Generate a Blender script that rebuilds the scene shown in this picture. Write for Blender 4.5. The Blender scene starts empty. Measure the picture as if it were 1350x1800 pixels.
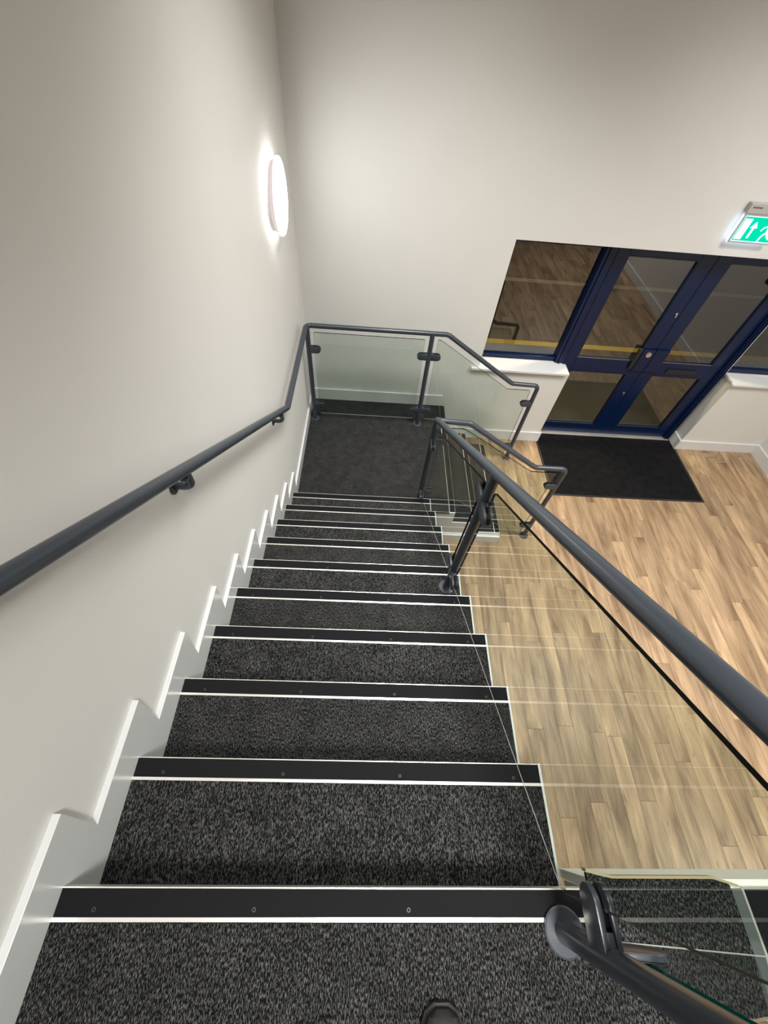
import bpy, bmesh, math, random
from mathutils import Vector, Matrix
SC = bpy.context.scene
COL = SC.collection
random.seed(7)
H = 2.205            # height of the upper floor above the ground floor
G, RISE = 0.2573, 0.175
W = 1.182            # width of the upper flight
ZL = H - 10 * RISE   # half landing
YF = 3.7603          # face of the skirting on the far wall
YW = 3.778           # face of the far wall
XW = -0.018          # face of the left wall

# ------------------------------------------------------------------ camera
cd = bpy.data.cameras.new('camera')
cam = bpy.data.objects.new('camera', cd); COL.objects.link(cam)
cd.sensor_fit = 'VERTICAL'; cd.sensor_height = 24.0
cd.lens = 715.88 * 24.0 / 1800.0
cd.clip_start = 0.02
cam.location = (0.6224, 0.1670, 1.2462 + H)
cam.rotation_euler = (0.6120, -0.0648, 0.0116)
SC.camera = cam
# ------------------------------------------------------------------ world, exposure
wd = bpy.data.worlds.new('night'); SC.world = wd; wd.use_nodes = True
wd.node_tree.nodes['Background'].inputs[0].default_value = (0.012, 0.014, 0.02, 1)
wd.node_tree.nodes['Background'].inputs[1].default_value = 0.6
SC.view_settings.view_transform = 'Standard'
SC.view_settings.look = 'None'
SC.view_settings.exposure = 0.1
SC.view_settings.gamma = 1.0
SC.view_settings.use_curve_mapping = False
# ------------------------------------------------------------------ ceiling lamps, and an added light outside
CEIL = 4.60
def area(name, loc, size, power, color, rot=(0, 0, 0), spread=150):
    l = bpy.data.lights.new(name, 'AREA'); l.shape = 'RECTANGLE'
    l.size, l.size_y = size; l.energy = power; l.color = color; l.spread = math.radians(spread)
    o = bpy.data.objects.new(name, l); COL.objects.link(o)
    o.location = loc; o.rotation_euler = rot
    return o
LC = (1.0, .975, .925)
area('ceiling_panel_lamp', (1.05, -.45, CEIL - .03), (.4, .4), 29, LC, spread=100)
area('ceiling_panel_lamp', (1.15, 1.0, CEIL - .03), (.6, .6), 11, LC, spread=90)
area('ceiling_panel_lamp', (1.15, 2.25, CEIL - .03), (.6, .6), 39, LC, spread=95)
area('ceiling_panel_lamp', (4.5, 1.3, CEIL - .03), (.6, 1.2), 46, LC, spread=145)
area('ceiling_panel_lamp', (3.5, 1.9, CEIL - .03), (.6, .6), 50, LC, spread=118)
area('ground_floor_panel_lamp', (4.4, -.75, 2.05), (1.2, .6), 58, (1.0, .96, .88), spread=170)
area('outside_fill', (3.2, 4.35, 2.6), (.3, .12), 42, (1.0, .85, .5))  # added fill without a fitting, so the lines on the ground show

# ------------------------------------------------------------------ materials
def new_mat(name):
    m = bpy.data.materials.new(name); m.use_nodes = True
    nt = m.node_tree; b = nt.nodes['Principled BSDF']
    return m, nt, b
def link(nt, a, b): nt.links.new(a, b)
def simple(name, col, rough=.5, metal=0., spec=.5, bump=0., bscale=300.):
    m, nt, b = new_mat(name)
    b.inputs['Base Color'].default_value = (*col, 1); b.inputs['Roughness'].default_value = rough
    b.inputs['Metallic'].default_value = metal; b.inputs['Specular IOR Level'].default_value = spec
    geo = nt.nodes.new('ShaderNodeNewGeometry')
    n = nt.nodes.new('ShaderNodeTexNoise'); n.inputs['Scale'].default_value = bscale; n.inputs['Detail'].default_value = 3
    link(nt, geo.outputs['Position'], n.inputs['Vector'])
    if bump:
        bp = nt.nodes.new('ShaderNodeBump'); bp.inputs['Strength'].default_value = bump; bp.inputs['Distance'].default_value = .001
        link(nt, n.outputs['Fac'], bp.inputs['Height']); link(nt, bp.outputs['Normal'], b.inputs['Normal'])
    # very slight tonal variation
    n2 = nt.nodes.new('ShaderNodeTexNoise'); n2.inputs['Scale'].default_value = 2.3
    link(nt, geo.outputs['Position'], n2.inputs['Vector'])
    mx = nt.nodes.new('ShaderNodeMix'); mx.data_type = 'RGBA'
    mx.inputs['A'].default_value = (*[c * .97 for c in col], 1); mx.inputs['B'].default_value = (*[min(1, c * 1.03) for c in col], 1)
    link(nt, n2.outputs['Fac'], mx.inputs['Factor']); link(nt, mx.outputs['Result'], b.inputs['Base Color'])
    return m
M = {}
M['wall'] = simple('wall_paint', (.72, .715, .695), .62, bump=.25, bscale=220)
M['wall_warm'] = M['wall']
M['ceiling'] = simple('ceiling_paint', (.75, .74, .71), .8)
M['white'] = simple('white_satin_paint', (.72, .73, .74), .28, bump=.05, bscale=60)
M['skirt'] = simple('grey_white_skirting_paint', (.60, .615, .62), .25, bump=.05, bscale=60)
M['plaster'] = simple('bare_white_plaster', (.86, .85, .78), .8, bump=.6, bscale=90)
M['timber'] = simple('timber_edge', (.42, .33, .20), .6)
M['steel'] = simple('powder_coated_steel', (.034, .043, .056), .30, spec=.6, bump=.06, bscale=900)
M['alu'] = simple('brushed_aluminium', (.86, .85, .80), .33, metal=.75)
M['insert'] = simple('black_nosing_insert', (.009, .009, .0105), .8, spec=.1, bump=.3, bscale=500)
M['navy'] = simple('navy_gloss_paint', (.0010, .0105, .050), .3, spec=.35)
M['navy_dark'] = simple('dark_navy_gasket', (.001, .004, .02), .4)  # darker navy for the glazing beads
M['black'] = simple('black_plastic', (.012, .012, .013), .4)
M['chrome'] = simple('satin_chrome', (.7, .68, .66), .25, metal=1.)
M['brass'] = simple('satin_nickel', (.62, .50, .40), .35, metal=.8)
M['grey'] = simple('grey_housing', (.45, .44, .42), .5)
M['screw_dark'] = simple('dark_screw_head', (.035, .035, .037), .5)
M['grey_strip'] = simple('grey_strip', (.075, .085, .085), .5)
M['dark_grey'] = simple('dark_print', (.12, .12, .12), .6)
M['asphalt'] = simple('asphalt', (.05, .045, .04), .9, bump=.6, bscale=80)
M['yellow'] = simple('yellow_road_paint', (.75, .55, .08), .6)
M['white_line'] = simple('white_road_paint', (.85, .82, .7), .6)
M['shoe'] = simple('black_leather', (.012, .012, .012), .42, bump=.3, bscale=200)
M['sole'] = simple('black_rubber', (.016, .016, .016), .7)
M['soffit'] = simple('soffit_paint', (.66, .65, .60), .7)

def carpet(name, dark, light, sx, sy, lo, hi):
    m, nt, b = new_mat(name)
    geo = nt.nodes.new('ShaderNodeNewGeometry')
    mp = nt.nodes.new('ShaderNodeMapping'); mp.inputs['Scale'].default_value = (sx, sy, sy)
    link(nt, geo.outputs['Position'], mp.inputs['Vector'])
    n = nt.nodes.new('ShaderNodeTexNoise'); n.inputs['Scale'].default_value = 1; n.inputs['Detail'].default_value = 2.5; n.inputs['Roughness'].default_value = .65
    link(nt, mp.outputs['Vector'], n.inputs['Vector'])
    rp = nt.nodes.new('ShaderNodeValToRGB')
    e = rp.color_ramp.elements; e[0].position = lo; e[0].color = (*dark, 1); e[1].position = hi; e[1].color = (*light, 1)
    link(nt, n.outputs['Fac'], rp.inputs['Fac'])
    # slow blotches
    n2 = nt.nodes.new('ShaderNodeTexNoise'); n2.inputs['Scale'].default_value = 14; n2.inputs['Detail'].default_value = 3
    link(nt, geo.outputs['Position'], n2.inputs['Vector'])
    mr = nt.nodes.new('ShaderNodeMapRange'); mr.inputs['From Min'].default_value = .3; mr.inputs['From Max'].default_value = .7
    mr.inputs['To Min'].default_value = .78; mr.inputs['To Max'].default_value = 1.2
    link(nt, n2.outputs['Fac'], mr.inputs['Value'])
    vm = nt.nodes.new('ShaderNodeVectorMath'); vm.operation = 'SCALE'
    link(nt, rp.outputs['Color'], vm.inputs[0]); link(nt, mr.outputs['Result'], vm.inputs['Scale'])
    link(nt, vm.outputs['Vector'], b.inputs['Base Color'])
    b.inputs['Roughness'].default_value = .95; b.inputs['Specular IOR Level'].default_value = .06
    bp = nt.nodes.new('ShaderNodeBump'); bp.inputs['Strength'].default_value = .9; bp.inputs['Distance'].default_value = .003
    link(nt, n.outputs['Fac'], bp.inputs['Height']); link(nt, bp.outputs['Normal'], b.inputs['Normal'])
    return m
M['carpet'] = carpet('charcoal_fleck_carpet', (.0050, .0050, .0054), (.150, .150, .147), 430, 140, .47, .76)
M['mat'] = carpet('black_entrance_matting', (.004, .004, .0045), (.022, .022, .024), 260, 260, .40, .75)

def wood():
    m, nt, b = new_mat('oak_plank')
    tc = nt.nodes.new('ShaderNodeTexCoord'); oi = nt.nodes.new('ShaderNodeObjectInfo')
    off = nt.nodes.new('ShaderNodeVectorMath'); off.operation = 'SCALE'; off.inputs[0].default_value = (31, 47, 13)
    link(nt, oi.outputs['Random'], off.inputs['Scale'])
    add = nt.nodes.new('ShaderNodeVectorMath'); add.operation = 'ADD'
    link(nt, tc.outputs['Object'], add.inputs[0]); link(nt, off.outputs['Vector'], add.inputs[1])
    def noise(scale, detail, rough, dist=0.):
        mp = nt.nodes.new('ShaderNodeMapping'); mp.inputs['Scale'].default_value = scale
        link(nt, add.outputs['Vector'], mp.inputs['Vector'])
        n = nt.nodes.new('ShaderNodeTexNoise'); n.inputs['Scale'].default_value = 1; n.inputs['Detail'].default_value = detail
        n.inputs['Roughness'].default_value = rough; n.inputs['Distortion'].default_value = dist
        link(nt, mp.outputs['Vector'], n.inputs['Vector']); return n
    broad = noise((9, 1.6, 1), 3, .55, .6); fine = noise((95, 5, 1), 4, .6, .2); knot = noise((22, 9, 1), 2, .5)
    r1 = nt.nodes.new('ShaderNodeValToRGB'); e = r1.color_ramp.elements
    e[0].position = .30; e[0].color = (.175, .103, .055, 1); e[1].position = .70; e[1].color = (.49, .335, .20, 1)
    k = r1.color_ramp.elements.new(.5); k.color = (.34, .23, .134, 1)
    link(nt, broad.outputs['Fac'], r1.inputs['Fac'])
    r2 = nt.nodes.new('ShaderNodeMapRange'); r2.inputs['From Min'].default_value = .3; r2.inputs['From Max'].default_value = .7
    r2.inputs['To Min'].default_value = .78; r2.inputs['To Max'].default_value = 1.14
    link(nt, fine.outputs['Fac'], r2.inputs['Value'])
    r3 = nt.nodes.new('ShaderNodeMapRange'); r3.inputs['From Min'].default_value = .22; r3.inputs['From Max'].default_value = .34
    r3.inputs['To Min'].default_value = .6; r3.inputs['To Max'].default_value = 1
    link(nt, knot.outputs['Fac'], r3.inputs['Value'])
    tone = nt.nodes.new('ShaderNodeMapRange'); tone.inputs['To Min'].default_value = .80; tone.inputs['To Max'].default_value = 1.16
    link(nt, oi.outputs['Random'], tone.inputs['Value'])
    a = nt.nodes.new('ShaderNodeMath'); a.operation = 'MULTIPLY'; link(nt, r2.outputs['Result'], a.inputs[0]); link(nt, r3.outputs['Result'], a.inputs[1])
    c = nt.nodes.new('ShaderNodeMath'); c.operation = 'MULTIPLY'; link(nt, a.outputs[0], c.inputs[0]); link(nt, tone.outputs['Result'], c.inputs[1])
    vm = nt.nodes.new('ShaderNodeVectorMath'); vm.operation = 'SCALE'
    link(nt, r1.outputs['Color'], vm.inputs[0]); link(nt, c.outputs[0], vm.inputs['Scale'])
    link(nt, vm.outputs['Vector'], b.inputs['Base Color'])
    b.inputs['Roughness'].default_value = .42; b.inputs['Specular IOR Level'].default_value = .4
    bp = nt.nodes.new('ShaderNodeBump'); bp.inputs['Strength'].default_value = .15; bp.inputs['Distance'].default_value = .001
    link(nt, fine.outputs['Fac'], bp.inputs['Height']); link(nt, bp.outputs['Normal'], b.inputs['Normal'])
    return m
M['wood'] = wood()

def glass(name, tint, f0=.042, refl=(1, 1, 1)):
    """flat sheet: clear tinted transmission plus a reflection that grows towards grazing angles (Schlick)"""
    m = bpy.data.materials.new(name); m.use_nodes = True; nt = m.node_tree; nt.nodes.clear()
    out = nt.nodes.new('ShaderNodeOutputMaterial')
    geo = nt.nodes.new('ShaderNodeNewGeometry')
    dot = nt.nodes.new('ShaderNodeVectorMath'); dot.operation = 'DOT_PRODUCT'
    link(nt, geo.outputs['Incoming'], dot.inputs[0]); link(nt, geo.outputs['Normal'], dot.inputs[1])
    def mth(op, a, b=None):
        n = nt.nodes.new('ShaderNodeMath'); n.operation = op
        for i, v in enumerate((a, b)):
            if v is None: continue
            if hasattr(v, 'links'): link(nt, v, n.inputs[i])
            else: n.inputs[i].default_value = v
        return n.outputs[0]
    c = mth('ABSOLUTE', dot.outputs['Value'])
    s = mth('POWER', mth('SUBTRACT', 1.0, c), 5.0)
    f = mth('ADD', mth('MULTIPLY', s, 1 - f0), f0)
    f = mth('MULTIPLY', f, mth('SUBTRACT', 1.0, geo.outputs['Backfacing']))   # one reflection per sheet
    t = nt.nodes.new('ShaderNodeBsdfTransparent'); t.inputs['Color'].default_value = (*tint, 1)
    g = nt.nodes.new('ShaderNodeBsdfGlossy'); g.inputs['Roughness'].default_value = 0.0; g.inputs['Color'].default_value = (*refl, 1)
    mx = nt.nodes.new('ShaderNodeMixShader'); link(nt, f, mx.inputs[0]); link(nt, t.outputs[0], mx.inputs[1]); link(nt, g.outputs[0], mx.inputs[2])
    link(nt, mx.outputs[0], out.inputs['Surface'])
    return m
M['glass'] = glass('toughened_glass', (.865, .905, .88), .06)
M['pane'] = glass('window_glass', (.86, .87, .85), .125)
M['glass_edge'] = simple('polished_glass_edge', (.012, .016, .015), .6, spec=.06)
M['glass_edge_teal'] = simple('green_glass_edge', (.0, .085, .06), .15)
M['foot_glint'] = simple('painted_foot_glint', (.50, .52, .47), .25)  # pale colour painted as the bright line along the glass foot

def emit(name, col, st):
    m = bpy.data.materials.new(name); m.use_nodes = True; nt = m.node_tree; nt.nodes.clear()
    o = nt.nodes.new('ShaderNodeOutputMaterial'); e = nt.nodes.new('ShaderNodeEmission')
    e.inputs[0].default_value = (*col, 1); e.inputs[1].default_value = st
    link(nt, e.outputs[0], o.inputs[0]); return m
M['opal'] = emit('lit_opal_diffuser', (1, .99, .96), 17.0)
M['halo'] = emit('lit_rear_of_diffuser', (1, .985, .96), 7.5)
M['glow_ring'] = emit('lit_side_ring', (1, .84, .80), .75)
M['sign_green'] = emit('lit_green_sign', (.0, .72, .42), 1.05)
M['sign_white'] = emit('lit_white_sign', (.72, 1.0, .95), 1.5)
M['sign_edge'] = emit('sign_edge_light', (.62, .78, 1.0), 4.0)

# ------------------------------------------------------------------ mesh helpers
class MB:
    def __init__(s): s.v = []; s.f = []; s.m = []
    def face(s, idx, mi=0): s.f.append(idx); s.m.append(mi)
    def box(s, x0, x1, y0, y1, z0, z1, mi=0):
        n = len(s.v)
        s.v += [(x0, y0, z0), (x1, y0, z0), (x1, y1, z0), (x0, y1, z0), (x0, y0, z1), (x1, y0, z1), (x1, y1, z1), (x0, y1, z1)]
        for q in ((0, 3, 2, 1), (4, 5, 6, 7), (0, 1, 5, 4), (1, 2, 6, 5), (2, 3, 7, 6), (3, 0, 4, 7)):
            s.face([n + i for i in q], mi)
        return s
    def prism(s, poly, axis, a, b, mi=0, side=None, sides=None):
        """extrude the 2D polygon along axis from a to b; sides: material index per polygon edge"""
        def P(p, t):
            if axis == 'x': return (t, p[0], p[1])
            if axis == 'y': return (p[0], t, p[1])
            return (p[0], p[1], t)
        n = len(s.v); k = len(poly)
        s.v += [P(p, a) for p in poly] + [P(p, b) for p in poly]
        s.face([n + i for i in range(k)], mi); s.face([n + k + i for i in reversed(range(k))], mi)
        for i in range(k):
            j = (i + 1) % k
            s.face([n + i, n + k + i, n + k + j, n + j], sides[i] if sides else (mi if side is None else side))
        return s
    def cyl(s, c, ax, r, h, n=28, mi=0, r2=None):
        """cylinder/cone frustum from c along unit vector ax"""
        ax = Vector(ax).normalized(); c = Vector(c); r2 = r if r2 is None else r2
        u = ax.orthogonal().normalized(); w = ax.cross(u)
        b = len(s.v)
        for t, rr in ((0, r), (h, r2)):
            for i in range(n):
                a = 2 * math.pi * i / n
                s.v.append(tuple(c + ax * t + (u * math.cos(a) + w * math.sin(a)) * rr))
        s.face([b + i for i in reversed(range(n))], mi); s.face([b + n + i for i in range(n)], mi)
        for i in range(n):
            j = (i + 1) % n; s.face([b + i, b + j, b + n + j, b + n + i], mi)
        return s
    def tube(s, pts, r, n=24, mi=0, cap=True):
        pts = [Vector(p) for p in pts]; b = len(s.v); k = len(pts)
        t0 = (pts[1] - pts[0]).normalized(); u = t0.orthogonal().normalized()
        prev = t0
        for i, p in enumerate(pts):
            t = ((pts[min(i + 1, k - 1)] - p).normalized() + (p - pts[max(i - 1, 0)]).normalized())
            t = t.normalized() if t.length > 1e-6 else prev
            q = prev.rotation_difference(t); u = q @ u; u = (u - t * u.dot(t)).normalized(); prev = t
            w = t.cross(u)
            for j in range(n):
                a = 2 * math.pi * j / n
                s.v.append(tuple(p + (u * math.cos(a) + w * math.sin(a)) * r))
        for i in range(k - 1):
            for j in range(n):
                j2 = (j + 1) % n
                s.face([b + i * n + j, b + i * n + j2, b + (i + 1) * n + j2, b + (i + 1) * n + j], mi)
        if cap:
            s.face([b + j for j in reversed(range(n))], mi); s.face([b + (k - 1) * n + j for j in range(n)], mi)
        return s
    def mesh(s, name, mats, smooth=False, bevel=0.):
        me = bpy.data.meshes.new(name); me.from_pydata(s.v, [], s.f)
        for m in (mats if isinstance(mats, (list, tuple)) else [mats]): me.materials.append(M[m] if isinstance(m, str) else m)
        for p, mi in zip(me.polygons, s.m): p.material_index = mi
        bm = bmesh.new(); bm.from_mesh(me)
        bmesh.ops.recalc_face_normals(bm, faces=bm.faces)
        if bevel:
            bmesh.ops.bevel(bm, geom=[e for e in bm.edges if e.calc_face_angle(0) > .6], offset=bevel, segments=2, affect='EDGES', profile=.5, clamp_overlap=True)
        if smooth:
            for e in bm.edges: e.smooth = e.calc_face_angle(0) < math.radians(26)
            for f in bm.faces: f.smooth = True
        bm.to_mesh(me); bm.free(); me.update()
        return me
    def build(s, name, mats, parent=None, smooth=False, bevel=0., loc=None):
        o = bpy.data.objects.new(name, s.mesh(name, mats, smooth, bevel)); COL.objects.link(o)
        if loc: o.location = loc
        if parent: o.parent = parent
        return o
def fillet(pts, rad, n=8):
    pts = [Vector(p) for p in pts]; out = [pts[0]]
    if not isinstance(rad, (list, tuple)): rad = [rad] * len(pts)
    for i in range(1, len(pts) - 1):
        a, p, b = pts[i - 1], pts[i], pts[i + 1]
        d1 = (a - p).normalized(); d2 = (b - p).normalized(); ang = d1.angle(d2)
        if ang > math.pi - .01: out.append(p); continue
        d = min(rad[i] / math.tan(ang / 2), (a - p).length * .45, (b - p).length * .45); rr = d * math.tan(ang / 2)
        c = p + (d1 + d2).normalized() * (rr / math.sin(ang / 2))
        s0 = p + d1 * d - c; s1 = p + d2 * d - c; th = s0.angle(s1); axv = s0.cross(s1).normalized()
        for k in range(n + 1): out.append(c + Matrix.Rotation(th * k / n, 3, axv) @ s0)
    out.append(pts[-1]); return out
def empty(name, loc=(0, 0, 0), parent=None):
    o = bpy.data.objects.new(name, None); COL.objects.link(o); o.location = loc; o.empty_display_size = .1
    if parent: o.parent = parent
    return o
def tag(o, label=None, cat=None, group=None, kind=None):
    for k, v in (('label', label), ('category', cat), ('group', group), ('kind', kind)):
        if v: o[k] = v
    return o
def copy_part(o, parent, loc=None):
    c = o.copy(); COL.objects.link(c); c.parent = parent
    if loc is not None: c.location = loc
    for ch in o.children: copy_part(ch, c)
    return c

# ================================================================== SETTING
S = 'structure'
XR = 5.423; YB = -3.0
tag(MB().box(XW - .25, XW, YB - .25, YW + .30, -.2, CEIL + .1).build('wall_left', 'wall'), kind=S)
wb = MB()
TOPW = 2.13; XO0, XO1 = 1.711, 5.25; XD0, XD1 = 2.667, 4.428; ZS = .950; YO = YW + .30
wb.box(XW, XO0, YW, YO, 0, CEIL).box(XO0, XO1, YW, YO, TOPW, CEIL).box(XO0, XD0, YW, YO, 0, ZS).box(XD1, XO1, YW, YO, 0, ZS).box(XO1, XR, YW, YO, 0, CEIL)
tag(wb.build('wall_back', 'wall'), kind=S)
tag(MB().box(XR, XR + .25, YB - .25, YW + .30, -.2, CEIL + .1).build('wall_right', 'wall'), kind=S)
tag(MB().box(XW, XR, YB - .25, YB, -.2, CEIL + .1).build('wall_front', 'wall'), kind=S)
tag(MB().box(XW, XR, YB, YW + .3, CEIL, CEIL + .15).build('ceiling', 'ceiling'), kind=S)

# floor of separate oak planks on a dark bed
fl = tag(empty('floor'), kind=S)
MB().box(XW, XR, YB, YO, -.2, -.0045).build('floor_bed', 'dark_grey', fl)
PWD, PLN = .122, 1.22
pm = MB().box(-PWD / 2 + .0006, PWD / 2 - .0006, -PLN / 2 + .0006, PLN / 2 - .0006, -.0045, 0).mesh('plank', 'wood', bevel=.0006)
x = 1.22 + PWD / 2; ci = 0
while x < XR + PWD:
    ylo, yhi = -1.75, YW + .012
    if XD0 + .03 < x < XD1 - .03: yhi = 3.93
    y = ylo - random.random() * PLN
    xr = min(x + PWD / 2, XR); xl = x - PWD / 2
    if xr - xl > .01:
        while y < yhi:
            a, b = max(y, ylo), min(y + PLN, yhi)
            if b - a > .05:
                o = bpy.data.objects.new('plank', pm); COL.objects.link(o); o.parent = fl
                o.location = ((xl + xr) / 2, (a + b) / 2, 0); o.scale = ((xr - xl) / PWD, (b - a) / PLN, 1)
            y += PLN
    x += PWD; ci += 1
# the rest of the boards lie under the stairs and far behind: joined
st = MB()
for i in range(10):
    st.box(XW + i * PWD + .001, XW + (i + 1) * PWD - .001, -1.75, YW, -.0045, 0)
for i in range(44):
    st.box(XW + i * PWD + .001, min(XW + (i + 1) * PWD - .001, XR), YB, -1.752, -.0045, 0)
tag(st.build('plank_rest', 'wood', fl), kind='stuff')

# ------------------------------------------------------------------ skirtings
def sk_profile(mb, x0, x1, yf, z0, h=.14, t=.018):
    mb.box(x0, x1, yf, yf + t, z0, z0 + h)
SKH = .135
tb = MB()                        # left stepped skirting, following treads and risers
poly = []
OFF, UP, RK = .132, .114, .025
poly.append((-1.8, H + UP))
for k in range(10):
    z = H - k * RISE
    poly.append((k * G + OFF, z + UP))
    poly.append((k * G + OFF - RK, z - RISE + UP))
poly.append((YF, ZL + UP))
poly += [(YF, ZL), (9 * G - .03, ZL)]
for k in range(9, -1, -1):
    z = H - k * RISE
    poly.append((k * G - .03, z - .03)) if False else None
poly += [(9 * G - .05, ZL - .05), (-.05, H - .22), (-1.8, H - .22)]
tb.prism(poly, 'x', XW, 0.0)
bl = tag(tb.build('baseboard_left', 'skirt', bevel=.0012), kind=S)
tb = MB(); tb.box(0, 1.408, YF, YW, ZL, ZL + SKH)
tag(tb.build('baseboard_landing', 'white', bevel=.002), kind=S)
tb = MB(); tb.box(1.408, XD0 + .018, YF, YW, 0, SKH); tb.box(XD0, XD0 + .018, YW, 3.94, 0, SKH)
tag(tb.build('baseboard_back', 'white', bevel=.002), kind=S)
tb = MB(); tb.box(XD1 - .018, XR, YF, YW, 0, SKH); tb.box(XD1 - .018, XD1, YW, 3.94, 0, SKH)
tag(tb.build('baseboard_back_right', 'white', bevel=.002), kind=S)
tb = MB(); tb.box(XR - .018, XR, YB, YF, 0, SKH)
tag(tb.build('baseboard_right', 'white', bevel=.002), kind=S)

# ------------------------------------------------------------------ upper flight
def make_nosing(parent, length, mirror=None):
    """one nosing: aluminium channel, black insert, screws. local: front edge y=0, top z=0, runs along +x"""
    n = empty('nosing', parent=parent)
    MB().box(0, length, -.0555, -.0480, -.006, .0012).build('back_trim', 'alu', n)
    MB().box(0, length, -.0016, .0008, -.028, .0005).build('front_trim', 'alu', n)
    MB().box(0, length, -.0480, -.0016, -.006, -.0002).build('insert', 'insert', n)
    sm = MB().cyl((0, 0, -.0002), (0, 0, 1), .0042, .0009, 14)
    sm.cyl((0, 0, .0002), (0, 0, 1), .0024, .0009, 10, 1)
    me = sm.mesh('screw', ['screw_dark', 'insert'], smooth=True)
    k = 4
    for i in range(k):
        o = bpy.data.objects.new('screw', me); COL.objects.link(o); o.parent = n
        o.location = (.08 + (length - .16) * i / (k - 1), -.036, -.0002)
    return n
stair = tag(empty('staircase', (0, 0, 0)), 'upper flight of ten dark carpeted steps down to half landing', 'staircase')
body = []
for k in range(10):
    z = H - k * RISE
    body.append((k * G - .003, z - .003))
    body.append((k * G - RK - .003, z - RISE - .003))
body.append((10 * G - .005, ZL - .003))
body = body[:-1]
body += [(9 * G - RK - .003, ZL - .2), (-.03, H - .42), (-.03, H - .003)]
MB().prism(body, 'x', 0, W - .001, side=0).build('stair_body', 'soffit', stair)
# white stringer seen as a thin line along the open end of each tread
stp = []
for k in range(10):
    z = H - k * RISE
    stp.append((k * G + .0015, z + .002)); stp.append((k * G - RK + .006, z - RISE + .002))
stp += [(9 * G - RK + .004, ZL - .2), (-.03, H - .43), (-.03, H + .002)]
MB().prism(stp, 'x', W - .001, W + .006).build('stringer', 'white', stair)
cm = MB().box(0, W - .001, 0, G - .0555 + RK, -.005, .003).mesh('tread', 'carpet', bevel=.0015)
rm = MB().prism([(-.001, -.004), (-RK - .001, -RISE + .002), (-RK - .006, -RISE + .002), (-.006, -.004)], 'x', 0, W - .001).mesh('riser', 'carpet')
nos0 = None
for k in range(10):
    z = H - k * RISE
    if k:
        o = bpy.data.objects.new('tread', cm); COL.objects.link(o); o.parent = stair; o.location = (0, (k - 1) * G - RK, z)
    o = bpy.data.objects.new('riser', rm); COL.objects.link(o); o.parent = stair; o.location = (0, k * G, z)
    if nos0 is None:
        nos0 = make_nosing(stair, W - .001); nos0.location = (0, 0, z)
    else:
        copy_part(nos0, stair, (0, k * G, z))

# ------------------------------------------------------------------ upper landing
ul = tag(empty('upper_landing', (0, 0, H)), 'dark carpeted upper landing at the top of the long flight', 'landing')
def rel(o, p): o.parent = p; o.matrix_parent_inverse = Matrix.Translation(p.location).inverted(); return o
c = MB().box(0, W, -1.8, -.0555, H - .006, H + .003).prism([(W, -1.8), (1.5265, -1.8), (1.5265, .009), (1.49, .018), (W + .06, .018), (W, .030)], 'z', H - .006, H + .003)
rel(c.build('carpet', 'carpet'), ul)
rel(MB().box(0.001, W, -1.8, -.0301, H - .30, H - .0062).box(W, 1.64, -1.8, -.001, H - .135, H - .0062).build('slab', 'soffit'), ul)
rel(MB().prism([(W + .002, .0305), (W + .062, .0185), (1.49, .0185), (1.5495, .0045), (1.5495, .0085), (1.492, .0235), (W + .062, .0235), (W + .002, .0365)], 'z', H - .02, H + .0005).build('edge_trim', 'timber'), ul)
sn = empty('nosing', (1.60, -.8, H), ul); sn.matrix_parent_inverse = Matrix.Translation(ul.location).inverted()
for nm_, mt_, bx in (('back_flange', 'grey_strip', (1.527, 1.552, -1.7, .001, H - .006, H + .003)), ('back_trim', 'alu', (1.552, 1.5568, -1.7, .001, H - .006, H + .004)),
                   ('insert', 'insert', (1.5568, 1.636, -1.7, .001, H - .006, H + .002)), ('front_trim', 'alu', (1.636, 1.640, -1.7, .004, H - .028, H + .003)),
                   ('end_trim', 'alu', (1.552, 1.636, .001, .006, H - .012, H + .003))):
    rel(MB().box(*bx).build(nm_, mt_), sn)
rel(MB().box(1.6405, XR - .001, YB + .001, -.001, H - .135, H - .001).box(XW + .001, 1.6405, YB + .001, -1.8005, H - .135, H - .001).build('floor_beyond', 'carpet'), ul)
fs = MB().prism([(1.19, 2.032), (1.40, 2.036), (1.62, 2.030), (XR - .001, 2.03), (XR - .001, H - .004), (1.19, H - .004)], 'y', .0, .018)
tag(fs.build('trim_1', 'plaster'), kind=S)

# ------------------------------------------------------------------ half landing
XE = 1.444; Y2 = 2.311; Y3 = 3.50; R2 = ZL / 3; G2 = .2520
hl = tag(empty('half_landing', (.6, 3.0, ZL)), 'dark carpeted half landing in the corner by the far wall', 'landing')
Y0L = 9 * G - RK
rel(MB().box(0, XE - .0555, Y0L, YF, ZL - .006, ZL + .003).box(XE - .0555, XE - .004, Y3, YF, ZL - .006, ZL + .003).build('carpet', 'carpet', bevel=.001), hl)
rel(MB().box(0, XE - .031, Y2, YF, 0, ZL - .0062).build('slab', 'wall'), hl)
rel(MB().box(XE - .004, XE + .004, Y3, YF, ZL - .03, ZL + .001).build('edge_trim', 'black'), hl)
rel(MB().box(XE - .0305, XE - .006, Y3, YF, 0, ZL - .008).build('end_board', 'white'), hl)

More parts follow.
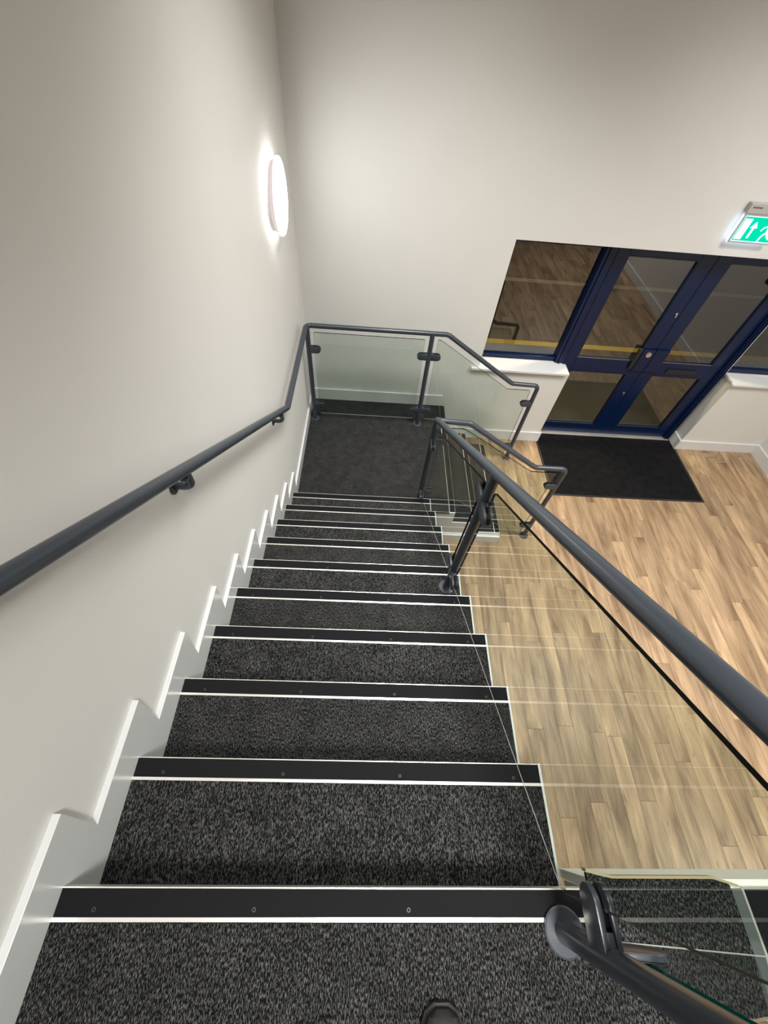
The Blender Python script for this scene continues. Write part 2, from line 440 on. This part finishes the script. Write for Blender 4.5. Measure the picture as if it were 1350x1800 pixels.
# ------------------------------------------------------------------ lower flight of three risers, running to the right
lf = tag(empty('staircase', (XE, 3.0, 0)), 'short lower flight of three dark steps between landing and wooden floor', 'staircase')
L2 = Y3 - Y2
nn = make_nosing(lf, L2)
nn.rotation_euler = (0, 0, math.radians(-90)); nn.location = (0, Y3 - 3.0, ZL)
for i in (1, 2):
    c = copy_part(nn, lf, (i * G2, Y3 - 3.0, ZL - i * R2))
for i in (1, 2):
    z = ZL - i * R2
    x0 = XE + (i - 1) * G2 - .020; x1 = XE + i * G2
    rel(MB().box(x0, x1 - .0555, Y2, Y3, z - .006, z + .003).build('tread', 'carpet', bevel=.001), lf)
    rel(MB().box(XE - .03, x1 - .026, Y2 + .002, Y3 - .002, 0 if i == 2 else z - R2 + .001, z - .0062).build('step_body', 'wall'), lf)
for i in (0, 1, 2):
    z = ZL - i * R2; xx = XE + i * G2
    rel(MB().prism([(xx - .006, z - .028), (xx - .026, z - R2 + .003), (xx - .020, z - R2 + .003), (xx - .001, z - .028)], 'y', Y2 + .001, Y3 - .001).build('riser', 'carpet'), lf)
# white string cladding on the open near side, skirting at its foot
sp = [(XE - .6, ZL), (XE, ZL), (XE, ZL - R2), (XE + G2, ZL - R2), (XE + G2, ZL - 2 * R2), (XE + 2 * G2, ZL - 2 * R2), (XE + 2 * G2, 0), (XE - .6, 0)]
rel(MB().prism(sp, 'y', Y2 - .010, Y2 - .001).build('string_board', 'white'), lf)
tb = MB(); tb.box(W + .01, XE + 2 * G2 + .01, Y2 - .028, Y2 - .0105, 0, .105)
tag(tb.build('baseboard_stair', 'white', bevel=.002), kind=S)

# ================================================================== BALUSTRADES
RT = .0207           # rail radius
RP = .0215           # post radius
XB = 1.104; YN = 2.387; YP = 3.449; XL = .052; XQ = 1.134; XG = 2.240
HR = ZL + 1.0325     # rail centre over the half landing
HGR = 1.027
SL = RISE / G
def pill(mb, x0, x1, zc, h, t0, t1):
    """a plate with a rounded far end, in the local x-z plane, thickness t0..t1 along y; x1 is the rounded end"""
    r = h / 2; sgn = 1 if x1 > x0 else -1; pts = [(x0, zc - r)]
    cx = x1 - sgn * r
    for i in range(13):
        a = -math.pi / 2 + math.pi * i / 12
        pts.append((cx + sgn * r * math.cos(a), zc + r * math.sin(a)))
    pts.append((x0, zc + r))
    mb.prism(pts, 'y', t0, t1)
def make_clamp(parent, loc, rz, slope=0.):
    mb = MB()
    for s in (-1, 1):
        a, b = (.0075, .0185) if s > 0 else (-.0185, -.0075)
        pill(mb, .006, .107, 0, .062, a, b)
    mb.box(.006, .040, -.0075, .0075, -.028, .028)
    o = mb.build('clamp', 'steel', parent, smooth=True, bevel=.0022)
    gk = MB(); pill(gk, .041, .1045, 0, .057, -.0068, -.0056); pill(gk, .041, .1045, 0, .057, .0056, .0068)
    gk.build('gasket', 'black', o)
    o.location = loc; o.rotation_euler = (0, 0, rz)
    return o
def make_post(parent, x, y, z0, z1):
    p = MB().tube([(0, 0, 0.001), (0, 0, z1 - z0)], RP, 28).build('post', 'steel', parent, smooth=True)
    p.location = (x, y, z0)
    f = MB().cyl((0, 0, 0), (0, 0, 1), .0435, .006, 36).cyl((0, 0, .006), (0, 0, 1), .0425, .0012, 36, r2=.0405)
    f.build('base_flange', 'steel', p, smooth=True)
    return p
def panel(parent, poly, axis, c, foot_edges, name='glass_panel', edge='glass_edge', fs=-1):
    """sheet of 10 mm glass; poly 2D outline with slightly clipped corners; foot_edges: indices of lower edges given a painted glint"""
    n = len(poly); out = []; sides = []
    for i in range(n):
        p = Vector(poly[i]); a = Vector(poly[i - 1]); b = Vector(poly[(i + 1) % n]); r = .009
        out.append(tuple(p + (a - p).normalized() * r)); sides.append(0 if (i in foot_edges and (i - 1) % n in foot_edges) else 1)
        out.append(tuple(p + (b - p).normalized() * r)); sides.append(0 if i in foot_edges else 1)
    mb = MB().prism(out, axis, c - .005, c + .005, 0, sides=sides)
    fl_ = [out[2 * foot_edges[0] + 1]]                      # pale strip painted as the light caught along the foot
    for e in foot_edges: fl_.append(out[(2 * e + 2) % len(out)] if e == foot_edges[-1] else poly[(e + 1) % n])
    up = [(p[0], p[1] + .0022) for p in reversed(fl_)]
    for q in range(len(fl_) - 1):
        mb.prism([fl_[q], fl_[q + 1], (fl_[q + 1][0], fl_[q + 1][1] + .0022), (fl_[q][0], fl_[q][1] + .0022)], axis, c + fs * .0051, c + fs * .0061, 2)
    return mb.build(name, ['glass', edge, 'foot_glint'], parent)
PI = math.pi
# ---- open side of the long flight, turning down the near side of the short flight
ba = tag(empty('balustrade', (0, 0, 0)), 'dark steel and glass balustrade on the open right side of the stairs', 'balustrade')
zr = lambda y: HR - .012 + .689 * (YN - y)      # rail centre over the flight
ZTOP = zr(-.069)
path = [(XR - .08, -.069 - .0699 * (XR - .08 - XB), ZTOP), (XB, -.069, ZTOP), (XB, YN - .02, zr(YN - .02)), (XB, YN, HR - .02), (1.352, YN, HR - .03), (1.990, YN, HGR), (XG + .012, YN, HGR), (XG + .012, YN, .012)]
pth = fillet(path, [0, .05, .03, .03, .09, .09, .045, 0], 8)
MB().tube(pth, RT, 28).build('handrail', 'steel', ba, smooth=True)
MB().cyl((XG + .012, YN, .0), (0, 0, 1), .0435, .006, 36).cyl((XG + .012, YN, .006), (0, 0, 1), .0425, .004, 36, r2=.036).build('base_flange', 'steel', ba, smooth=True)
p1 = make_post(ba, XB, -.069, H + .003, ZTOP)
p2 = make_post(ba, XB, 1.157, H - 5 * RISE + .003, zr(1.157))
p3 = make_post(ba, XB, YN, ZL + .003, HR - .02)
LO, HI = .195, .81
for p, base, dirs in ((p1, H, (PI / 2, -.0698)), (p2, H - 5 * RISE, (PI / 2, -PI / 2)), (p3, ZL, (-PI / 2, 0))):
    for rz in dirs:
        for h in (LO, HI): make_clamp(p, (0, 0, h), rz)
for h in (LO, HI): rel(make_clamp(ba, (XG + .012, YN, h), PI), ba)
gt = lambda y: zr(y) - .080 + .004 * (y - 1.2)          # glass top
gb = lambda y: H - SL * y + .048     # glass foot
panel(ba, [(.0, gb(0)), (1.103, gb(1.103)), (1.103, gt(1.103)), (.0, gt(0))], 'x', XB, (0,))
panel(ba, [(1.225, gb(1.225)), (2.15, gb(2.15)), (2.325, ZL + .085), (2.325, gt(2.325)), (1.225, gt(1.225))], 'x', XB, (0, 1))
zg2 = lambda x: HR - .09 - (x - 1.345) * .645
panel(ba, [(1.166, ZL + .085), (1.46, ZL + .085), (2.05, .085), (2.190, .085), (2.190, HGR - .05), (1.972, HGR - .05), (1.325, HR - .085), (1.166, HR - .085)], 'y', YN, (0, 1, 2))
g1_ = panel(ba, [(1.166, H + .085), (2.9, H + .085), (2.9, ZTOP - .075), (1.166, ZTOP - .075)], 'y', -.069, (0,), edge='glass_edge_teal', fs=1)
g2_ = panel(ba, [(3.03, H + .085), (5.2, H + .085), (5.2, ZTOP - .075), (3.03, ZTOP - .075)], 'y', -.069, (0,), edge='glass_edge_teal', fs=1)
for xp, dirs in ((2.965, (0, PI)), (5.27, (PI,))):
    pp = make_post(ba, xp, -.069 - .0699 * (xp - XB), H + .003, ZTOP)
    for rz in dirs:
        for h in (LO, HI): make_clamp(pp, (0, 0, h), rz - .0698)
for g_ in (g1_, g2_):          # the landing guard runs a few degrees off square
    g_.matrix_world = Matrix.Translation((XB, -.069, 0)) @ Matrix.Rotation(-.0698, 4, 'Z') @ Matrix.Translation((-XB, .069, 0))
# ---- wall rail, far side of the half landing and of the short flight
bb = tag(empty('balustrade', (0, 0, 0)), 'wall handrail turning into the glass balustrade across the half landing at the far wall', 'balustrade')
XWR = .046; zw = lambda y: 1.499 + .6745 * (2.398 - y)
path = [(XWR, -1.2, zw(-.15)), (XWR, -.15, zw(-.15)), (XWR, 2.398, 1.499), (XWR, YP, 1.492), (1.269, YP, 1.492), (1.977, YP, 1.036), (XG, YP, 1.028), (XG, YP, .012)]
MB().tube(fillet(path, [0, .09, .07, .045, .09, .09, .045, 0], 8), RT, 28).build('handrail', 'steel', bb, smooth=True)
MB().cyl((XG, YP, .0), (0, 0, 1), .0435, .006, 36).cyl((XG, YP, .006), (0, 0, 1), .0425, .004, 36, r2=.036).build('base_flange', 'steel', bb, smooth=True)
q1 = make_post(bb, XL, YP, ZL + .003, 1.49)
q2 = make_post(bb, XQ, YP, ZL + .003, 1.49)
for p, dirs in ((q1, (0,)), (q2, (0, PI))):
    for rz in dirs:
        for h in (LO, HI): make_clamp(p, (0, 0, h), rz)
for h in (LO + .01, HI): make_clamp(bb, (XG, YP, h), PI)
panel(bb, [(.105, ZL + .082), (1.078, ZL + .082), (1.078, 1.432), (.105, 1.432)], 'y', YP, (0,))
panel(bb, [(1.190, ZL + .082), (1.46, ZL + .082), (2.07, .085), (2.182, .085), (2.182, .972), (1.949, .972), (1.215, 1.438), (1.190, 1.438)], 'y', YP, (0, 1, 2))
for yb in (1.01, 2.215, -.25):
    z = zw(yb) if yb < 2.3 else 1.49
    if yb == -.25: z = zw(-.15)
    br = empty('wall_bracket', (XWR, yb, z), bb)
    MB().tube(fillet([(0, 0, -.012), (0, 0, -.085), (-.060, 0, -.085)], .036, 10), .0130, 18).build('bracket_arm', 'steel', br, smooth=True)
    MB().cyl((-.0655, 0, -.085), (1, 0, 0), .031, .007, 30).build('rosette', 'steel', br, smooth=True, bevel=.0015)
    MB().box(-.012, .012, -.030, .030, -.026, -.020).build('saddle', 'steel', br, bevel=.001)

# ================================================================== ENTRANCE: windows and doors
FY0, FY1 = 3.955, 4.015     # frame depth
ZH = TOPW
def frame_bars(mb, bars, y0=FY0, y1=FY1, mi=0):
    for (x0, x1, z0, z1) in bars: mb.box(x0, x1, y0, y1, z0, z1, mi)
# window left of the door
w1 = tag(empty('window_1', (2.1, 3.98, .975)), kind=S)
fb = MB(); frame_bars(fb, [(XO0, 2.530, .975, 1.020), (XO0, 2.530, 2.055, ZH), (XO0, XO0 + .045, 1.020, 2.055)])
rel(fb.build('window_frame', 'navy', bevel=.003), w1)
rel(MB().box(XO0 + .045, 2.530, 3.981, 3.989, 1.020, 2.055).build('pane', 'pane'), w1)
sl = MB(); sl.prism([(1.63, YW - .035), (2.638, YW - .035), (2.638, 3.88), (2.612, 3.88), (2.612, 3.955), (XO0, 3.955), (XO0, YW), (1.63, YW)], 'z', .950, .975)
rel(sl.build('window_sill', 'white', bevel=.003), w1)
# window right of the door
w2 = tag(empty('window_2', (4.8, 3.98, .975)), kind=S)
fb = MB(); frame_bars(fb, [(4.40, XO1, .975, 1.020), (4.40, XO1, 2.055, ZH), (XO1 - .045, XO1, 1.020, 2.055), (4.41, 4.435, 1.020, 2.055)])
rel(fb.build('window_frame', 'navy', bevel=.003), w2)
rel(MB().box(4.435, XO1 - .045, 3.981, 3.989, 1.020, 2.055).build('pane', 'pane'), w2)
rel(MB().box(4.400, 4.410, 3.93, 3.954, 1.0, 2.10).build('bead', 'white'), w2)
sl = MB(); sl.prism([(4.402, YW - .035), (XR - .04, YW - .035), (XR - .04, YW), (XO1, YW), (XO1, 3.955), (4.415, 3.955), (4.415, YW), (4.402, YW)], 'z', .950, .975)
rel(sl.build('window_sill', 'white', bevel=.003), w2)
# door set
d1 = tag(empty('door_1', (3.52, 3.98, 0)), kind=S)
fr = MB(); frame_bars(fr, [(2.530, 2.610, 0.0, ZH), (4.335, 4.400, 0.0, ZH), (2.610, 4.335, 2.075, ZH)], 3.925, 4.03)
fr.box(2.610, 2.640, 3.950, 4.03, 0.0, 2.075); fr.box(4.305, 4.335, 3.950, 4.03, 0, 2.075)
fr.box(2.560, 2.580, 3.912, 3.925, 0.0, ZH); fr.box(4.350, 4.362, 3.912, 3.925, 0, ZH); fr.box(4.375, 4.388, 3.912, 3.925, 0, ZH)
rel(fr.build('door_frame', 'navy', bevel=.003), d1)
rel(MB().box(2.62, 4.39, 3.90, 4.03, -.004, .012).build('threshold', 'alu', bevel=.002), d1)
rel(MB().box(3.272, 3.48, 3.915, 3.9248, 2.085, 2.12).build('frame_plate', 'grey'), d1)
def leaf(x0, x1, hinge_left):
    lf_ = empty('door_leaf', ((x0 + x1) / 2, 3.98, 0), d1); lf_.location = ((x0 + x1) / 2 - 3.52, 0, 0)
    def R(o): o.parent = lf_; o.matrix_parent_inverse = Matrix.Translation(((x0 + x1) / 2, 3.98, 0)).inverted(); return o
    hs, ms = .108, .138
    xa, xb = (x0 + hs, x1 - ms) if hinge_left else (x0 + ms, x1 - hs + .02)
    mb = MB(); frame_bars(mb, [(x0, xa, .015, 2.072), (xb, x1, .015, 2.072), (xa, xb, .015, .150), (xa, xb, .880, 1.035), (xa, xb, 2.015, 2.072)], 3.950, 4.000)
    R(mb.build('leaf_frame', 'navy', bevel=.003))
    for z0, z1 in ((.150, .880), (1.035, 2.015)):
        R(MB().box(xa, xb, 3.971, 3.979, z0, z1).build('pane', 'pane'))
        g = MB(); t = .008
        g.box(xa, xb, 3.951, 3.971, z0, z0 + t).box(xa, xb, 3.951, 3.971, z1 - t, z1).box(xa, xa + t, 3.951, 3.971, z0 + t, z1 - t).box(xb - t, xb, 3.951, 3.971, z0 + t, z1 - t)
        R(g.build('glazing_bead', 'navy_dark'))
        R(MB().box(xa + .004, xb - .004, 3.9505, 3.957, z0 + t, z0 + t + .003).build('bead_lip', 'chrome'))
    return R, xa, xb
R1, xa, xb = leaf(2.642, 3.514, True)
R1(MB().box(3.385, 3.512, 3.928, 3.950, .935, 1.185).build('lock_plate', 'navy', bevel=.003))
R1(MB().cyl((3.452, 3.928, 1.135), (0, -1, 0), .027, .012, 30).build('lock_knob', 'brass', smooth=True))
R1(MB().box(3.330, 3.375, 3.925, 3.947, .955, 1.190).build('plate_reflection', 'black', bevel=.004))  # black block standing in for the lock plate's reflection in the pane
for zk in (.639, 1.555):
    k = MB().cyl((3.476, 3.950, zk), (0, -1, 0), .012, .006, 20).box(3.472, 3.481, 3.936, 3.944, zk - .028, zk + .003)
    R1(k.build('lock_cylinder', 'chrome', smooth=True))
R2_, xa, xb = leaf(3.518, 4.303, False)
R2_(MB().box(3.520, 3.660, 3.930, 3.950, .935, 1.185).build('lock_plate', 'navy', bevel=.003))
R2_(MB().box(3.768, 4.100, 3.942, 3.950, .918, .972).box(3.768, 4.100, 3.936, 3.942, .955, .972).build('letter_plate', 'black', bevel=.002))
rel(MB().box(4.18, 4.31, 3.86, 3.9495, 1.83, 1.90).build('door_closer', 'black', bevel=.004), d1)

# outside, beyond the glass
og = MB().box(-3, 9, YO + .001, 12, -.15, -.03)
tag(og.build('ground_outside', 'asphalt'), kind=S)
yl = tag(MB().box(-2, 8, 5.86, 5.97, -.03, -.025).build('road_marking', 'yellow'), 'yellow painted line on the ground outside the glazed entrance', 'road marking')
wl = tag(MB().box(-2, 8, 7.88, 8.00, -.03, -.025).build('road_marking', 'white_line'), 'pale painted line on the ground farther outside the entrance', 'road marking')

# ================================================================== ENTRANCE MAT
mt = tag(empty('entrance_mat', (3.54, 3.4, 0)), 'black entrance mat lying in front of the navy double doors', 'mat')
rel(MB().box(2.69, 4.404, 2.955, 3.895, .0005, .009).build('pile', 'mat', bevel=.002), mt)
e = MB(); e.box(2.665, 4.4045, 2.930, 2.955, .0005, .006).box(2.665, 2.69, 2.955, YF - .004, .0005, .006).box(4.404, 4.43, 2.93, YF - .004, .0005, .006)
rel(e.build('edging', 'black', bevel=.0015), mt)

# ================================================================== BULKHEAD LAMP on the left wall
bk = tag(empty('wall_lamp', (XW, 3.08, 2.505)), 'lit round white bulkhead lamp on the left wall near the corner', 'lamp')
def disc(mb, r, x0, x1, rim=.006, n=56, mi=0):
    pts = [(x0, r), (x1 - rim, r), (x1 - rim * .3, r - rim * .3), (x1, r - rim)]
    b = len(mb.v)
    for (xx, rr) in pts:
        for i in range(n):
            a = 2 * PI * i / n; mb.v.append((xx, rr * math.cos(a), rr * math.sin(a)))
    for k in range(3):
        for i in range(n):
            j = (i + 1) % n; mb.face([b + k * n + i, b + k * n + j, b + (k + 1) * n + j, b + (k + 1) * n + i], mi)
    mb.face([b + i for i in reversed(range(n))], mi); mb.face([b + 3 * n + i for i in range(n)], mi)
m_ = MB(); disc(m_, .165, 0.0005, .020); m_.build('back_plate', 'white', bk, smooth=True)
m_ = MB(); disc(m_, .172, .0205, .046); m_.build('side_ring', 'glow_ring', bk, smooth=True)
m_ = MB(); disc(m_, .190, .0465, .0600); o_ = m_.build('diffuser', ['opal', 'halo'], bk, smooth=True)
o_.data.polygons[3 * 56].material_index = 1      # its back face towards the wall glows only faintly

# ================================================================== EXIT SIGN
XS0, XS1, ZS0, ZS1 = 3.332, 3.668, 2.243, 2.428; YS = 3.730
ex = tag(empty('exit_sign', (3.5, YW, 2.33)), 'lit green running man exit sign above the entrance doors', 'sign')
rel(MB().box(XS0 - .002, XS1 + .002, YS + .002, YW - .0005, 2.431, 2.495).build('housing', 'grey', bevel=.004), ex)
rel(MB().box(XS0 + .02, XS1 - .02, YW - .02, YW - .0005, 2.30, 2.43).build('back_box', 'grey'), ex)
t = .010
f = MB(); f.box(XS0, XS1, YS, YS + .012, ZS0, ZS0 + t).box(XS0, XS1, YS, YS + .012, ZS1 - .008, ZS1).box(XS0, XS0 + t, YS, YS + .012, ZS0 + t, ZS1 - .008).box(XS1 - t, XS1, YS, YS + .012, ZS0 + t, ZS1 - .008)
rel(f.build('rim', 'grey'), ex)
rel(MB().box(XS0 + t, XS1 - t, YS + .004, YS + .010, ZS0 + t, ZS1 - .008).build('sign_border', 'sign_white'), ex)
rel(MB().box(XS0 + t + .006, XS1 - t - .006, YS + .002, YS + .0038, ZS0 + t + .006, ZS1 - .014).build('sign_face', 'sign_green'), ex)
g = MB(); g.box(XS0 - .002, XS0 + .004, YS + .013, YS + .030, ZS0 + .004, ZS1 - .01).box(XS0 + .004, XS1 - .01, YS + .013, YS + .030, ZS0 - .003, ZS0 + .003)
rel(g.build('edge_glow', 'sign_edge'), ex)
def sgn(polys, name, y=YS + .0004):
    m2 = MB()
    for p in polys: m2.prism(p, 'y', y, YS + .0018)
    rel(m2.build(name, 'sign_white'), ex)
zc = (ZS0 + ZS1) / 2
sgn([[(3.355, 2.268), (3.412, 2.268), (3.412, 2.402), (3.355, 2.402)]], 'door_symbol')
sgn([[(3.447, 2.278), (3.464, 2.278), (3.464, 2.345), (3.484, 2.345), (3.4555, 2.388), (3.427, 2.345), (3.447, 2.345)]], 'arrow_symbol')
def limb(a, b, w):
    a = Vector(a); b = Vector(b); d = (b - a).normalized(); n_ = Vector((-d.y, d.x)) * w / 2
    return [tuple(a - n_), tuple(b - n_), tuple(b + n_), tuple(a + n_)]
mx_ = 3.575
man = [[(mx_ - .008 + .014 * math.cos(a * PI / 8), 2.392 + .014 * math.sin(a * PI / 8)) for a in range(16)],
       [(mx_ - .016, 2.374), (mx_ + .016, 2.374), (mx_ + .026, 2.322), (mx_ + .000, 2.316)],
       limb((mx_ + .010, 2.325), (mx_ - .018, 2.300), .015), limb((mx_ - .016, 2.304), (mx_ - .024, 2.262), .013),
       limb((mx_ + .014, 2.325), (mx_ + .030, 2.292), .015), limb((mx_ + .028, 2.296), (mx_ + .056, 2.280), .013),
       limb((mx_ - .008, 2.368), (mx_ - .040, 2.350), .010), limb((mx_ - .038, 2.353), (mx_ - .050, 2.330), .009),
       limb((mx_ + .010, 2.368), (mx_ + .036, 2.352), .010), limb((mx_ + .034, 2.354), (mx_ + .054, 2.366), .009)]
for i, p in enumerate(man):
    m2 = MB(); m2.prism(p, 'y', YS + .0002 + .0001 * i, YS + .0018)
    if i == 0: mm = m2
    else:
        n0 = len(mm.v); mm.v += m2.v
        for ff, mi in zip(m2.f, m2.m): mm.face([q + n0 for q in ff], mi)
rel(mm.build('running_man_symbol', 'sign_white'), ex)
# a line of small unreadable print on the housing
pr = MB(); xx = 3.352
for w_ in (.009, .004, .008, .006, .009, .005, .007, .010):
    pr.box(xx, xx + w_, YS + .0010, YS + .0022, 2.466, 2.476); xx += w_ + .002
rel(pr.build('print', 'dark_grey'), ex)

# ================================================================== SHOE of the photographer
sh = tag(empty('shoe', (.822, -.30, H + .003)), 'black shoe tip on the dark carpet of the top landing', 'shoe')
def shoe_loft(sections, name, mat):
    mb = MB(); n = 20; rings = []
    for (y, wx, z0, z1) in sections:
        b = len(mb.v); rings.append(b)
        for i in range(n):
            a = 2 * PI * i / n; cx, cz = math.cos(a), math.sin(a)
            ex_ = math.copysign(abs(cx) ** .7, cx); ez = math.copysign(abs(cz) ** .8, cz)
            mb.v.append((wx * ex_, y, (z0 + z1) / 2 + (z1 - z0) / 2 * ez))
    for r0, r1 in zip(rings, rings[1:]):
        for i in range(n):
            j = (i + 1) % n; mb.face([r0 + i, r0 + j, r1 + j, r1 + i])
    mb.face([rings[0] + i for i in range(n)]); mb.face([rings[-1] + i for i in range(n)])
    o = mb.build(name, mat, sh, smooth=True)
    return o
shoe_loft([(-.155, .018, .016, .07), (-.150, .030, .014, .09), (-.10, .036, .014, .098), (-.03, .036, .014, .092), (.02, .041, .014, .078), (.06, .046, .014, .062), (.095, .042, .014, .050), (.118, .030, .014, .040), (.127, .014, .015, .030)], 'upper', 'shoe')
shoe_loft([(-.160, .022, .0005, .016), (-.15, .034, .0005, .017), (-.05, .036, .0005, .017), (.05, .049, .0005, .017), (.095, .046, .0005, .017), (.121, .034, .0005, .017), (.132, .016, .001, .016)], 'sole', 'sole')
lc = MB()
for i in range(4): lc.tube([(-.020, -.01 + i * .018, .090 - i * .006), (0, -.008 + i * .018, .095 - i * .0065), (.020, -.006 + i * .018, .090 - i * .006)], .0022, 8)
lc.build('laces', 'black', sh, smooth=True)
